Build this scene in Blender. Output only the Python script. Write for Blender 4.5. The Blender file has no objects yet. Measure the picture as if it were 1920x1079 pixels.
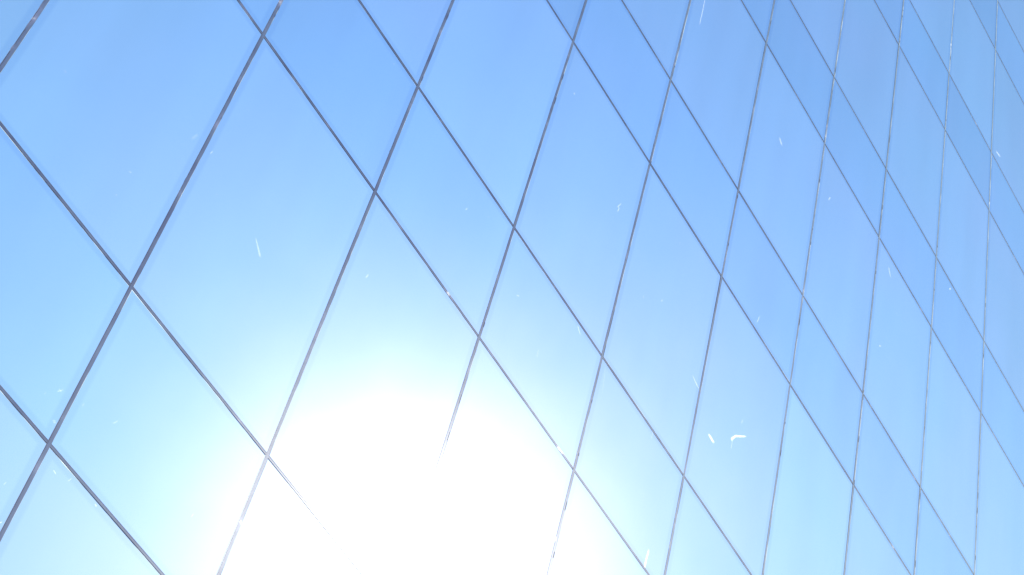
import bpy, math, random
from mathutils import Vector, Matrix, noise
random.seed(7)
scene = bpy.context.scene
C = scene.collection

# ------------------------------------------------------------------ camera, sky, sun, exposure
W, HH, FL = 1920.0, 1079.0, 1400.0
LEAN = math.radians(44); SKEW = math.radians(-18)                      # the glass wall leans back this much
# lattice of the wall seen from the lens (x right, y down, z forward), metres
EU = Vector((0.67450383, 0.97044767, 0.20802861))     # one bay across, along the falling joints
EV = Vector((0.24425436, -0.79188622, 0.33471117))    # one short bay up the slope
T0 = Vector((-3.66246956, -1.16354801, 3.31584242))
a_ = EV.normalized()
n_ = EU.cross(EV).normalized()
if n_.dot(T0) > 0: n_ = -n_
up = (math.cos(LEAN) * (math.cos(SKEW) * a_ + math.sin(SKEW) * n_.cross(a_)) + math.sin(LEAN) * n_).normalized()
fwd = Vector((0, 0, 1)); fwd = (fwd - up * fwd.dot(up)).normalized()
right = fwd.cross(up)
# lens frame is (right, down, forward), a right-handed set; world is (X, Y, Z)
R = Matrix((right, fwd, up))
if R.determinant() < 0:
    right = -right; R = Matrix((right, fwd, up))
CAM = Vector((0, 0, 9.0))
def to_world(v): return CAM + R @ v
def dir_world(v): return (R @ v).normalized()

cam_data = bpy.data.cameras.new('camera'); cam = bpy.data.objects.new('camera', cam_data); C.objects.link(cam)
cx, cy, cz = dir_world(Vector((1, 0, 0))), dir_world(Vector((0, -1, 0))), dir_world(Vector((0, 0, -1)))
cam.matrix_world = Matrix.Translation(CAM) @ Matrix((cx, cy, cz)).transposed().to_4x4()
cam_data.sensor_width = 36; cam_data.lens = FL / W * 36
cam_data.clip_start = 0.05; cam_data.clip_end = 20000
scene.camera = cam

SUN_PX = (738, 1058)                          # where the wall mirrors the sun
d = Vector((SUN_PX[0] - W/2, SUN_PX[1] - HH/2, FL)).normalized()
sd = dir_world(d - 2 * d.dot(n_) * n_)        # direction towards the sun
elev = math.asin(sd.z); azim = math.atan2(sd.x, sd.y)

world = bpy.data.worlds.new('World'); scene.world = world; world.use_nodes = True
nt = world.node_tree; bg = nt.nodes['Background']
sky = nt.nodes.new('ShaderNodeTexSky'); sky.sky_type = 'NISHITA'; sky.sun_disc = False
sky.sun_elevation = elev; sky.sun_rotation = azim
sky.altitude = 3000; sky.air_density = 8.0; sky.dust_density = 0.4; sky.ozone_density = 10.0
nt.links.new(sky.outputs[0], bg.inputs['Color']); bg.inputs['Strength'].default_value = 0.1

sl = bpy.data.lights.new('sun', 'SUN'); sl.energy = 3.0; sl.angle = math.radians(0.53); sl.color = (1, 0.93, 0.85)
so = bpy.data.objects.new('sun', sl); C.objects.link(so)
so.rotation_euler = sd.to_track_quat('Z', 'Y').to_euler(); so.location = (0, 0, 30)

vs = scene.view_settings
vs.view_transform = 'Standard'; vs.look = 'None'; vs.gamma = 1; vs.use_curve_mapping = False
vs.exposure = 1.85

# ------------------------------------------------------------------ helpers
eu_w, ev_w, n_w = R @ EU, R @ EV, dir_world(n_)
O_W = to_world(T0)
ux, vy = eu_w.normalized(), ev_w.normalized()          # unit directions in the wall
LU, LV = EU.length, EV.length
def wall(u, v, h=0.0):                                  # lattice coordinates in metres along the two joint families
    return O_W + ux * u + vy * v + n_w * h
SIN = (ux.cross(vy)).length                            # sine of the lattice angle
COS = ux.dot(vy)
def px_to_uv(x, y):
    dd = Vector((x - W/2, y - HH/2, FL))
    p = dd * (n_.dot(T0) / n_.dot(dd)) - T0
    m = Matrix((( EU.x, EV.x, n_.x), (EU.y, EV.y, n_.y), (EU.z, EV.z, n_.z)))
    s = m.inverted() @ p
    return s.x * LU, s.y * LV
def project(p):
    q = R.transposed() @ (p - CAM)
    if q.z < 0.05: return None
    return q.x / q.z * FL + W/2, q.y / q.z * FL + HH/2

def mesh_obj(name, verts, faces, mat, parent=None, smooth=False, attr=None, loc=None):
    me = bpy.data.meshes.new(name)
    if loc is not None: verts = [Vector(v) - loc for v in verts]
    me.from_pydata([tuple(v) for v in verts], [], faces)
    if attr:
        for an, av in ([attr] if isinstance(attr[0], str) else attr):
            at = me.attributes.new(an, 'FLOAT', 'POINT'); at.data.foreach_set('value', av)
    me.materials.append(mat)
    if smooth: me.polygons.foreach_set('use_smooth', [True] * len(me.polygons))
    me.update()
    o = bpy.data.objects.new(name, me); C.objects.link(o)
    if loc is not None: o.location = loc
    if parent is not None:
        o.parent = parent; o.matrix_parent_inverse = Matrix.Identity(4)
        if loc is not None: o.location = loc - parent_world[parent.name]
    parent_world[o.name] = Vector(loc) if loc is not None else parent_world.get(parent.name if parent else '', Vector())
    return o
parent_world = {}

def new_mat(name):
    m = bpy.data.materials.new(name); m.use_nodes = True
    t = m.node_tree; t.nodes.clear()
    out = t.nodes.new('ShaderNodeOutputMaterial')
    return m, t, out
def N(t, kind, **kw):
    n = t.nodes.new(kind)
    for k, v in kw.items(): setattr(n, k, v)
    return n

# ------------------------------------------------------------------ materials
def glass_material(name, tint_a, tint_b, band_tint, film=0.0285, film_rough=0.342, haze=0.011, haze_rough=0.48):
    m, t, out = new_mat(name); L = t.links
    geo = N(t, 'ShaderNodeTexCoord')
    # coating that drifts slowly between two tints
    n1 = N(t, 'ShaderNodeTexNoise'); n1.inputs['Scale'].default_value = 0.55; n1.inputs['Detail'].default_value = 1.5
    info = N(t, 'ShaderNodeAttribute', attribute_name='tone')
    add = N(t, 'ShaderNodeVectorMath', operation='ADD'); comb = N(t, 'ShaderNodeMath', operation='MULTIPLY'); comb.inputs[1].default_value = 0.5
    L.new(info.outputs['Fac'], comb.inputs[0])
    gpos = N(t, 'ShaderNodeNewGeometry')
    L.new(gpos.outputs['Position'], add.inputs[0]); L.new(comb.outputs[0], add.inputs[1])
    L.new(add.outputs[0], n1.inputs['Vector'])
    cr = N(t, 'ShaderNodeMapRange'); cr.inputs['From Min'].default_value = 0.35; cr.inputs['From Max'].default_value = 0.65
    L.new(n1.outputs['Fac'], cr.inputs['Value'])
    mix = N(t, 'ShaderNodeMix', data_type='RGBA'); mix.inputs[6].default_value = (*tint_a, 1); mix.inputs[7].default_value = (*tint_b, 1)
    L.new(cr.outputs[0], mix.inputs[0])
    tn = N(t, 'ShaderNodeMapRange'); tn.inputs['To Min'].default_value = 0.955; tn.inputs['To Max'].default_value = 1.035
    L.new(info.outputs['Fac'], tn.inputs['Value'])
    # soft band reflections painted as faint streaks of tint, running with the steep joints
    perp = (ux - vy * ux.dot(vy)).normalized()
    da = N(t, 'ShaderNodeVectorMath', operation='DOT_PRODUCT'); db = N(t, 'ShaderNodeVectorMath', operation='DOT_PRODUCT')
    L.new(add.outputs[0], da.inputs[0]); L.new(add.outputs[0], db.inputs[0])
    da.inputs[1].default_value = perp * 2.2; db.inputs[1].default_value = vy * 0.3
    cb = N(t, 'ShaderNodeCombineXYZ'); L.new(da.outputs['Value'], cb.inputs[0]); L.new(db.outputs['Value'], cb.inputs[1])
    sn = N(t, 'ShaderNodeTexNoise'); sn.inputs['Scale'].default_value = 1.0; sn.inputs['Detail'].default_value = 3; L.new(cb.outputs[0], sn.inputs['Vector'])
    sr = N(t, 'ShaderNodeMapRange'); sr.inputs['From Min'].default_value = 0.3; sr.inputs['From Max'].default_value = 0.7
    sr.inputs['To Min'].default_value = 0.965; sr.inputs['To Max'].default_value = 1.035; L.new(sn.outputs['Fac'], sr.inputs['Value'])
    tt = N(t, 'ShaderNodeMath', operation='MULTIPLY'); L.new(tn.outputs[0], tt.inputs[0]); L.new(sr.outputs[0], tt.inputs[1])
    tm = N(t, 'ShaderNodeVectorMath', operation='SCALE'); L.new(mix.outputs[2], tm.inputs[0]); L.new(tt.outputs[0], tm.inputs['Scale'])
    # the printed, slightly duller border of the insulating unit
    at = N(t, 'ShaderNodeAttribute', attribute_name='band')
    bm = N(t, 'ShaderNodeMix', data_type='RGBA', blend_type='MULTIPLY'); bm.inputs[7].default_value = (*band_tint, 1)
    L.new(at.outputs['Fac'], bm.inputs[0]); L.new(tm.outputs[0], bm.inputs[6])
    # roller-wave distortion
    wv = N(t, 'ShaderNodeTexNoise'); wv.inputs['Scale'].default_value = 1.6; wv.inputs['Detail'].default_value = 0.5
    L.new(add.outputs[0], wv.inputs['Vector'])
    bp = N(t, 'ShaderNodeBump'); bp.inputs['Strength'].default_value = 0.5; bp.inputs['Distance'].default_value = 0.004
    L.new(wv.outputs['Fac'], bp.inputs['Height'])
    g = N(t, 'ShaderNodeBsdfGlossy'); g.inputs['Roughness'].default_value = 0.03
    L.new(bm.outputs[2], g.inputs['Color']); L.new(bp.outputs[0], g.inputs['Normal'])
    # thin greasy film and loose dust: both scatter the sun round its mirror image
    dn = N(t, 'ShaderNodeTexNoise'); dn.inputs['Scale'].default_value = 2.2; dn.inputs['Detail'].default_value = 6
    L.new(gpos.outputs['Position'], dn.inputs['Vector'])
    last = g
    for amount, rough in ((film, film_rough), (haze, haze_rough)):
        d1 = N(t, 'ShaderNodeBsdfGlossy'); d1.inputs['Roughness'].default_value = rough; d1.inputs['Color'].default_value = (1.0, 0.90, 0.94, 1)
        ms = N(t, 'ShaderNodeMixShader')
        dr = N(t, 'ShaderNodeMapRange'); dr.inputs['To Min'].default_value = amount * 0.88; dr.inputs['To Max'].default_value = amount * 1.12
        L.new(dn.outputs['Fac'], dr.inputs['Value']); L.new(dr.outputs[0], ms.inputs[0])
        L.new(last.outputs[0], ms.inputs[1]); L.new(d1.outputs[0], ms.inputs[2]); last = ms
    L.new(last.outputs[0], out.inputs[0])
    return m
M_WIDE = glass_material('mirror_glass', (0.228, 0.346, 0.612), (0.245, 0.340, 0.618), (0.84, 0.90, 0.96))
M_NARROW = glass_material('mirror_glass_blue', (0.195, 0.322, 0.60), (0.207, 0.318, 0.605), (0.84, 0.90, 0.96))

def edge_material():
    m, t, out = new_mat('polished_glass_edge'); L = t.links
    g = N(t, 'ShaderNodeBsdfGlossy'); g.inputs['Roughness'].default_value = 0.3; g.inputs['Color'].default_value = (0.4, 0.48, 0.55, 1)
    df = N(t, 'ShaderNodeBsdfDiffuse')
    gp = N(t, 'ShaderNodeNewGeometry'); nz = N(t, 'ShaderNodeTexNoise'); nz.inputs['Scale'].default_value = 4.5; nz.inputs['Detail'].default_value = 5
    L.new(gp.outputs['Position'], nz.inputs['Vector'])
    ra = N(t, 'ShaderNodeValToRGB'); e = ra.color_ramp.elements          # broken white highlights painted into the edge colour, in patches
    e[0].position = 0.44; e[0].color = (0.05, 0.07, 0.10, 1); e[1].position = 0.62; e[1].color = (0.42, 0.46, 0.50, 1)
    L.new(nz.outputs['Fac'], ra.inputs[0]); L.new(ra.outputs[0], df.inputs['Color'])
    ms = N(t, 'ShaderNodeMixShader'); ms.inputs[0].default_value = 0.12
    L.new(df.outputs[0], ms.inputs[1]); L.new(g.outputs[0], ms.inputs[2]); L.new(ms.outputs[0], out.inputs[0])
    return m
M_EDGE = edge_material()

def sealant_material():
    m, t, out = new_mat('grey_sealant'); L = t.links
    gp = N(t, 'ShaderNodeNewGeometry')
    n1 = N(t, 'ShaderNodeTexNoise'); n1.inputs['Scale'].default_value = 6; n1.inputs['Detail'].default_value = 4
    L.new(gp.outputs['Position'], n1.inputs['Vector'])
    ra = N(t, 'ShaderNodeValToRGB'); e = ra.color_ramp.elements
    e[0].position = 0.30; e[0].color = (0.015, 0.020, 0.058, 1); e[1].position = 0.60; e[1].color = (0.027, 0.038, 0.082, 1)
    w = e.new(0.78); w.color = (0.32, 0.33, 0.38, 1)
    k = e.new(0.70); k.color = (0.050, 0.058, 0.115, 1)
    L.new(n1.outputs['Fac'], ra.inputs[0])
    n2 = N(t, 'ShaderNodeTexNoise'); n2.inputs['Scale'].default_value = 60; n2.inputs['Detail'].default_value = 4
    L.new(gp.outputs['Position'], n2.inputs['Vector'])
    bp = N(t, 'ShaderNodeBump'); bp.inputs['Strength'].default_value = 0.12; bp.inputs['Distance'].default_value = 0.001
    L.new(n2.outputs['Fac'], bp.inputs['Height'])
    df = N(t, 'ShaderNodeBsdfDiffuse'); L.new(ra.outputs[0], df.inputs['Color']); L.new(bp.outputs[0], df.inputs['Normal'])
    gl = N(t, 'ShaderNodeBsdfGlossy'); gl.inputs['Roughness'].default_value = 0.316; gl.inputs['Color'].default_value = (0.9, 0.95, 1, 1)
    L.new(bp.outputs[0], gl.inputs['Normal'])
    ms = N(t, 'ShaderNodeMixShader'); fr = N(t, 'ShaderNodeLayerWeight'); fr.inputs['Blend'].default_value = 0.5; fp = N(t, 'ShaderNodeMath', operation='POWER'); fp.inputs[1].default_value = 3.0; L.new(fr.outputs['Facing'], fp.inputs[0]); fk = N(t, 'ShaderNodeMath', operation='MULTIPLY_ADD'); fk.inputs[1].default_value = 0.95; fk.inputs[2].default_value = 0.028; L.new(fp.outputs[0], fk.inputs[0]); L.new(fk.outputs[0], ms.inputs[0])
    L.new(df.outputs[0], ms.inputs[1]); L.new(gl.outputs[0], ms.inputs[2]); L.new(ms.outputs[0], out.inputs[0])
    return m
M_SEAL = sealant_material()

def mark_material():
    m, t, out = new_mat('dried_white_mark'); L = t.links
    at = N(t, 'ShaderNodeAttribute', attribute_name='fade')
    df = N(t, 'ShaderNodeBsdfDiffuse'); df.inputs['Color'].default_value = (0.78, 0.8, 0.8, 1)
    tr = N(t, 'ShaderNodeBsdfTransparent'); ms = N(t, 'ShaderNodeMixShader')
    L.new(at.outputs['Fac'], ms.inputs[0]); L.new(tr.outputs[0], ms.inputs[1]); L.new(df.outputs[0], ms.inputs[2])
    L.new(ms.outputs[0], out.inputs[0])
    return m
M_MARK = mark_material()

def plain(name, col, rough, scale=3, var=0.25):
    m, t, out = new_mat(name); L = t.links
    tc = N(t, 'ShaderNodeTexCoord'); n1 = N(t, 'ShaderNodeTexNoise'); n1.inputs['Scale'].default_value = scale; n1.inputs['Detail'].default_value = 6
    L.new(tc.outputs['Object'], n1.inputs['Vector'])
    mix = N(t, 'ShaderNodeMix', data_type='RGBA')
    mix.inputs[6].default_value = (*[c * (1 - var) for c in col], 1); mix.inputs[7].default_value = (*[c * (1 + var) for c in col], 1)
    L.new(n1.outputs['Fac'], mix.inputs[0])
    p = N(t, 'ShaderNodeBsdfPrincipled'); p.inputs['Roughness'].default_value = rough
    L.new(mix.outputs[2], p.inputs['Base Color']); L.new(p.outputs[0], out.inputs[0])
    return m
M_CORE = plain('dark_backing', (0.03, 0.032, 0.04), 0.7)
M_GROUND = plain('pale_paving_ground', (0.22, 0.22, 0.21), 0.85, 0.4)

# ------------------------------------------------------------------ ground
gs = 3000
g = mesh_obj('ground', [(-gs, -gs, 0), (gs, -gs, 0), (gs, gs, 0), (-gs, gs, 0)], [(0, 1, 2, 3)], M_GROUND)
g['kind'] = 'structure'

# ------------------------------------------------------------------ the leaning glass wall
# joints: steep joints stand at A[i] (metres along u), falling joints at B[j] (metres along v, short bay then long bay)
DA = {2: .001, 3: -.003, 4: .005, 5: .002, 6: -.005, 7: .001, 8: -.003, 9: .001, 10: .002}
DB = {1: -.004, 2: -.011, 3: .005, 4: -.003, 5: -.002, 6: .014, 7: .007, 8: -.002, 9: .014, 10: .012, 11: -.029}
def A(i): return (i + DA.get(i, 0)) * LU
def B(j):
    k = j - 1
    return ((k // 2) * 3 + (k % 2) + DB.get(j, 0)) * LV
GA, GB = 0.0172, 0.0136                        # joint widths
root = bpy.data.objects.new('glass_building', None); C.objects.link(root)
base = wall(A(6), B(5)); s = base.z / vy.z; base = base - vy * s      # foot of the wall on the ground
root.location = base; parent_world['glass_building'] = base.copy()
root['label'] = 'leaning blue mirror-glass facade of slanted diamond panels reflecting the sky and sun glare'
root['category'] = 'building'

def outline(u0, u1, v0, v1, inset_u, inset_v):
    """corners of a bay; insets are perpendicular distances from the steep (u) and falling (v) joints"""
    iu, iv = inset_u / SIN, inset_v / SIN
    return [(u0 + iu, v0 + iv), (u1 - iu, v0 + iv), (u1 - iu, v1 - iv), (u0 + iu, v1 - iv)]

cells = []
for i in range(-2, 18):
    for j in range(-4, 20):
        pts = [project(wall(u, v)) for u, v in outline(A(i), A(i+1), B(j), B(j+1), 0, 0)]
        if any(p is None for p in pts): continue
        x0, x1 = min(p[0] for p in pts), max(p[0] for p in pts); y0, y1 = min(p[1] for p in pts), max(p[1] for p in pts)
        if x1 < -600 or x0 > W + 260 or y1 < -450 or y0 > HH + 450: continue
        if min(wall(u, v).z for u, v in outline(A(i), A(i+1), B(j), B(j+1), 0, 0)) < 0.3: continue
        cells.append((i, j))
panel_of = {}
for (i, j) in cells:
    narrow = (j % 2 == 1)
    mat = M_NARROW if narrow else M_WIDE
    rr = random.Random(i * 97 + j * 13)
    tu, tv = rr.gauss(0, .0007), rr.gauss(0, .0007)             # each pane sits a hair out of plane
    tone = rr.random()
    u0, u1, v0, v1 = A(i), A(i+1), B(j), B(j+1)
    uc, vc = (u0+u1)/2, (v0+v1)/2
    def P(u, v, h): return wall(u, v, h + (u-uc)*tu + (v-vc)*tv)
    o0 = outline(u0, u1, v0, v1, GA/2, GB/2)                    # outer edge
    ch = 0.0022
    o1 = outline(u0, u1, v0, v1, GA/2+ch, GB/2+ch)
    o2 = outline(u0, u1, v0, v1, GA/2+.030, GB/2+.022)
    o3 = outline(u0, u1, v0, v1, GA/2+.044, GB/2+.034)
    loc = wall(uc, vc)
    # pane: the clear inner field and the back of the unit
    v = [P(*p, 0) for p in o3] + [P(*p, -.030) for p in o3]
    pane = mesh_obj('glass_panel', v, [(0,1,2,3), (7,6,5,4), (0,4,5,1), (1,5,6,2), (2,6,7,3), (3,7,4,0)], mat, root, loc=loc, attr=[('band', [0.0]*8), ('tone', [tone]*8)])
    panel_of[(i, j)] = (pane, P, loc)
    if narrow: pane['label'] = 'short pane of darker blue mirror glass'
    v = [P(*p, 0) for p in o3] + [P(*p, 0) for p in o2] + [P(*p, 0) for p in o1]
    f = []
    for r in range(2):
        for k in range(4):
            f.append((r*4+k, r*4+4+k, r*4+4+(k+1)%4, r*4+(k+1)%4))
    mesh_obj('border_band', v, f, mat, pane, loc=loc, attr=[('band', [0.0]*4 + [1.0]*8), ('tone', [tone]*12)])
    v = [P(*p, 0) for p in o1] + [P(*p, -ch) for p in o0] + [P(*p, -.028) for p in o0]
    mesh_obj('polished_edge', v, f, M_EDGE, pane, loc=loc)

# backing slab behind the units, down to the ground
imin, imax = min(c[0] for c in cells), max(c[0] for c in cells) + 1
vlo = (0 - wall(A(6), 0).z)/vy.z
def to_ground(u, h): 
    p = wall(u, 0, h); return p - vy * (p.z / vy.z)
def top(u, h):
    ks = [c for c in cells if c[0] == min(max(int(round(u/LU)), imin), imax-1)]
    return wall(u, B(max(c[1] for c in ks) + 1), h)
us = [A(i) for i in range(imin, imax + 1)]
v = []
for u in us: v += [to_ground(u, -.05), top(u, -.05), to_ground(u, -.35), top(u, -.35)]
f = []
for k in range(len(us) - 1):
    a, b = k*4, k*4+4
    f += [(a, b, b+1, a+1), (a+2, a+3, b+3, b+2), (a+1, b+1, b+3, a+3), (a, a+2, b+2, b)]
f += [(0, 1, 3, 2), (len(v)-4, len(v)-2, len(v)-1, len(v)-3)]
mesh_obj('backing_wall', v, f, M_CORE, root, loc=base)

# sealant: steep joints run through, falling joints butt into them
def bead(name, fixed, lo, hi, along, width, seed, step):
    """a recessed flat ribbon of sealant; the steep ones also carry smears wiped over the glass edges"""
    rr = random.Random(seed); n = max(2, int((hi - lo) / step)); verts = []; faces = []
    def put(off, s_, h): verts.append(wall(fixed + off, s_, h) if along == 'v' else wall(s_, fixed + off, h))
    w = width / 2                    # section: laps one glass edge, leaves a narrow crevice, then a flat face
    if along == 'v': prof = [(-w-.0027, .0012), (-w-.0001, .0011), (-w+.0004, -.0050), (-w+.0016, -.0012), (w+.0010, -.0012)]
    else: prof = [(-w-.0006, -.0040), (-w+.0006, -.0060), (-w+.0018, -.0016), (w-.0002, -.0016), (w+.0002, .0010), (w+.0027, .0011)]
    m = len(prof)
    for q in range(n + 1):
        s_ = lo + (hi - lo) * q / n
        w0 = noise.noise(Vector((s_ * 5, seed * 7.1, 0))); w1 = noise.noise(Vector((s_ * 14, seed * 3.7, 5)))
        for k, (off, h) in enumerate(prof):
            put((off + (.0007 * w1 if k in (0, m-1) else 0)) / SIN, s_, h + .0004 * w0)
    for q in range(n):
        for k in range(m - 1):
            a = q*m + k
            faces.append((a, a+1, a+m+1, a+m) if along == 'v' else (a, a+m, a+m+1, a+1))
    if along == 'v':
        for _ in range(int((hi - lo) * 2.5)):
            c = rr.uniform(lo + .05, hi - .05); l = rr.uniform(.015, .07); sd_ = rr.choice((-1, 1)); m_ = 7; b = len(verts); w_ = rr.uniform(.0005, .0022)
            for q in range(m_):
                e = math.sin(math.pi * q / (m_ - 1)) ** .6 * rr.uniform(.7, 1.15)
                put(sd_ * (width/2 - .002) / SIN, c + l*(q/(m_-1)-.5), .0016)
                put(sd_ * (width/2 + .0022 + w_*e) / SIN, c + l*(q/(m_-1)-.5), .0014)
            for q in range(m_ - 1):
                a = b + q*2
                faces.append((a, a+1, a+3, a+2) if sd_ > 0 else (a, a+2, a+3, a+1))
    return verts, faces
for i in range(imin, imax + 1):
    js = [j for (a, j) in cells if a in (i, i-1)]
    if not js: continue
    lo, hi = B(min(js)), B(max(js) + 1)
    v, f = bead('steep_joint', A(i), lo, hi, 'v', GA, i + 50, .12)
    mesh_obj('sealant_joint', v, f, M_SEAL, root, loc=wall(A(i), (lo+hi)/2))
for j in range(min(c[1] for c in cells), max(c[1] for c in cells) + 2):
    is_ = sorted(set(a for (a, q) in cells if q in (j, j-1)))
    for i in is_:
        v, f = bead('cross_joint', B(j), A(i) + GA/2/SIN, A(i+1) - GA/2/SIN, 'u', GB - .002, j + 90 + i * 17, .15)
        mesh_obj('sealant_joint', v, f, M_SEAL, root, loc=wall(A(i)+LU/2, B(j)))

# ------------------------------------------------------------------ white marks on the glass
def find_cell(u, v):
    for (i, j) in cells:
        if A(i) < u < A(i+1) and B(j) < v < B(j+1): return (i, j)
    return None
def streak_geometry(P, pts, widths, op, h=.0004):
    """soft edged film along a path given in wall metres"""
    verts, faces, fade = [], [], []
    n = len(pts)
    for k in range(n):
        p = Vector(pts[k]); q = Vector(pts[min(k+1, n-1)]); r = Vector(pts[max(k-1, 0)])
        t3 = (ux * (q-r).x + vy * (q-r).y).normalized(); s3 = n_w.cross(t3)
        c = P(p.x, p.y, h); w = widths[k] / 2
        for e, fd in ((-1, 0), (-.45, 1), (.45, 1), (1, 0)):
            verts.append(c + s3 * w * e); fade.append(fd * op * .36 * (0.0 if k in (0, n-1) else 1.0))
    for k in range(n-1):
        for e in range(3):
            a = k*4+e; faces.append((a, a+1, a+5, a+4))
    return verts, faces, fade
def dense(pts, m=5):
    out = []
    for k in range(len(pts)-1):
        for q in range(m): out.append((pts[k][0]+(pts[k+1][0]-pts[k][0])*q/m, pts[k][1]+(pts[k+1][1]-pts[k][1])*q/m))
    return out + [pts[-1]]
def metre_per_px(x, y):
    a, b = px_to_uv(x, y), px_to_uv(x+2, y)
    return (ux*(b[0]-a[0]) + vy*(b[1]-a[1])).length / 2
MARKS = [  # path in photo pixels, widths start/end in pixels, strength
 ([(479,446),(483,462),(488,484)], 2, 7, .45), ([(1328,813),(1339,832)], 5, 6, .95), ([(1370,825),(1379,818),(1400,819)], 7, 3, .95),
 ([(1374,822),(1370,845)], 2, 2, .45), ([(1322,-3),(1317,22),(1311,48)], 2, 2, .5), ([(1208,1066),(1212,1048),(1217,1030)], 6, 5, .95),
 ([(1461,257),(1466,274)], 3, 5, .5), ([(1157,398),(1161,391),(1158,388),(1165,382)], 2, 2, .55), ([(685,522),(691,515)], 3, 3, .6),
 ([(1083,610),(1088,630)], 3, 1.5, .6), ([(1867,283),(1876,295)], 2.5, 3, .7), ([(1417,610),(1425,592)], 1.5, 2.5, .5),
 ([(1298,703),(1309,728)], 2, 2.5, .6), ([(1304,716),(1314,736)], 1.5, 1.5, .4), ([(1622,737),(1636,768)], 2, 3, .4), ([(1626,742),(1633,758)], 1.5, 1.5, .5),
 ([(1622,972),(1627,996)], 3, 4, .45), ([(1649,940),(1648,972)], 2, 2, .4), ([(1666,500),(1670,522)], 4, 3, .35), ([(1770,1003),(1772,1022)], 2.5, 2.5, .4),
 ([(106,735),(120,731)], 3, 3, .6), ([(110,729),(116,736)], 2, 2, .5), ([(211,795),(222,789)], 2.5, 2, .7), ([(100,881),(105,890)], 3, 3, .7), ([(127,903),(135,897)], 4, 3, .45),
 ([(178,945),(181,951)], 4, 4, .7), ([(-4,982),(4,979)], 5, 4, .8), ([(6,910),(12,904)], 3, 3, .45), ([(154,762),(158,757)], 3, 3, .5), ([(100,787),(104,795)], 8, 8, .3),
 ([(394,289),(399,284)], 2.5, 3, .6), ([(242,322),(247,325)], 4, 3, .4), ([(121,133),(124,137)], 3, 3, .45), ([(358,262),(372,252)], 9, 9, .12),
 ([(1255,822),(1256,808)], 3, 3, .5), ([(1221,824),(1225,806)], 1.5, 1.5, .4), ([(1901,345),(1906,347)], 3, 3, .6), ([(1553,376),(1557,370)], 2.5, 2.5, .5),
 ([(877,391),(872,394)], 3, 3, .4), ([(1077,178),(1076,174)], 3, 3, .45), ([(1240,566),(1242,562)], 3, 3, .4), ([(968,554),(974,556)], 4, 3, .35),
 ([(1780,543),(1783,541)], 3, 3, .6), ([(1793,563),(1796,565)], 3, 3, .6), ([(1390,795),(1393,787)], 2.5, 2.5, .4), ([(1643,866),(1646,866)], 4, 4, .55), ([(1652,650),(1648,648)], 3, 3, .5),
 ([(1667,677),(1671,678)], 4, 3, .55), ([(1505,962),(1509,984)], 2, 2, .3), ([(1135,690),(1129,742)], 1.5, 1.5, .25), ([(1205,722),(1200,765)], 1.5, 1.5, .3), ([(1010,655),(1006,672)], 2, 2, .3),
]
tiny = {}
for pts, w0, w1, op in MARKS:
    mx, my = pts[len(pts)//2]; uv = [px_to_uv(*p) for p in pts]
    c = find_cell(*px_to_uv(mx, my))
    if c is None: continue
    pane, P, loc = panel_of[c]; s_ = metre_per_px(mx, my)
    L_ = max(abs(pts[0][0]-pts[-1][0]), abs(pts[0][1]-pts[-1][1]))
    dp = dense(uv, 4); ws = [(w0 + (w1-w0)*k/(len(dp)-1)) * s_ for k in range(len(dp))]
    ws = [w * .75 for w in ws]
    if op < .9: op *= .6
    if L_ < 14:
        tiny.setdefault(c, []).append((dp, ws, op)); continue
    v, f, fd = streak_geometry(P, dp, ws, op)
    mesh_obj('white_smear', v, f, M_MARK, pane, loc=loc, attr=('fade', fd))
rr = random.Random(5)
for (i, j) in cells:                            # fine specks, more of them low on the right
    for _ in range(int(1 + 3 * max(0, min(1, (i - 2) / 7)) * (.5 if j % 2 else 1))):
        u = A(i) + rr.uniform(.08, .92) * (A(i+1)-A(i)); v_ = B(j) + rr.uniform(.06, .94) * (B(j+1)-B(j))
        a = rr.uniform(0, 6.28); l = rr.choice((.003, .004, .006, .009, .02)) * rr.uniform(.6, 1.4)
        pts = [(u, v_), (u + l*.5*math.cos(a), v_ + l*.5*math.sin(a)), (u + l*math.cos(a), v_ + l*math.sin(a))]
        tiny.setdefault((i, j), []).append((dense(pts, 2), [rr.uniform(.003, .006)]*5, rr.uniform(.08, .5)))
for c, ls in tiny.items():
    pane, P, loc = panel_of[c]; V, F, FD = [], [], []
    for dp, ws, op in ls:
        v, f, fd = streak_geometry(P, dp, ws, op); b = len(V)
        V += v; FD += fd; F += [tuple(b + k for k in q) for q in f]
    o = mesh_obj('dust_specks', V, F, M_MARK, pane, loc=loc, attr=('fade', FD)); o['kind'] = 'stuff'
print('cells', len(cells), 'sun elev', math.degrees(elev), 'az', math.degrees(azim))
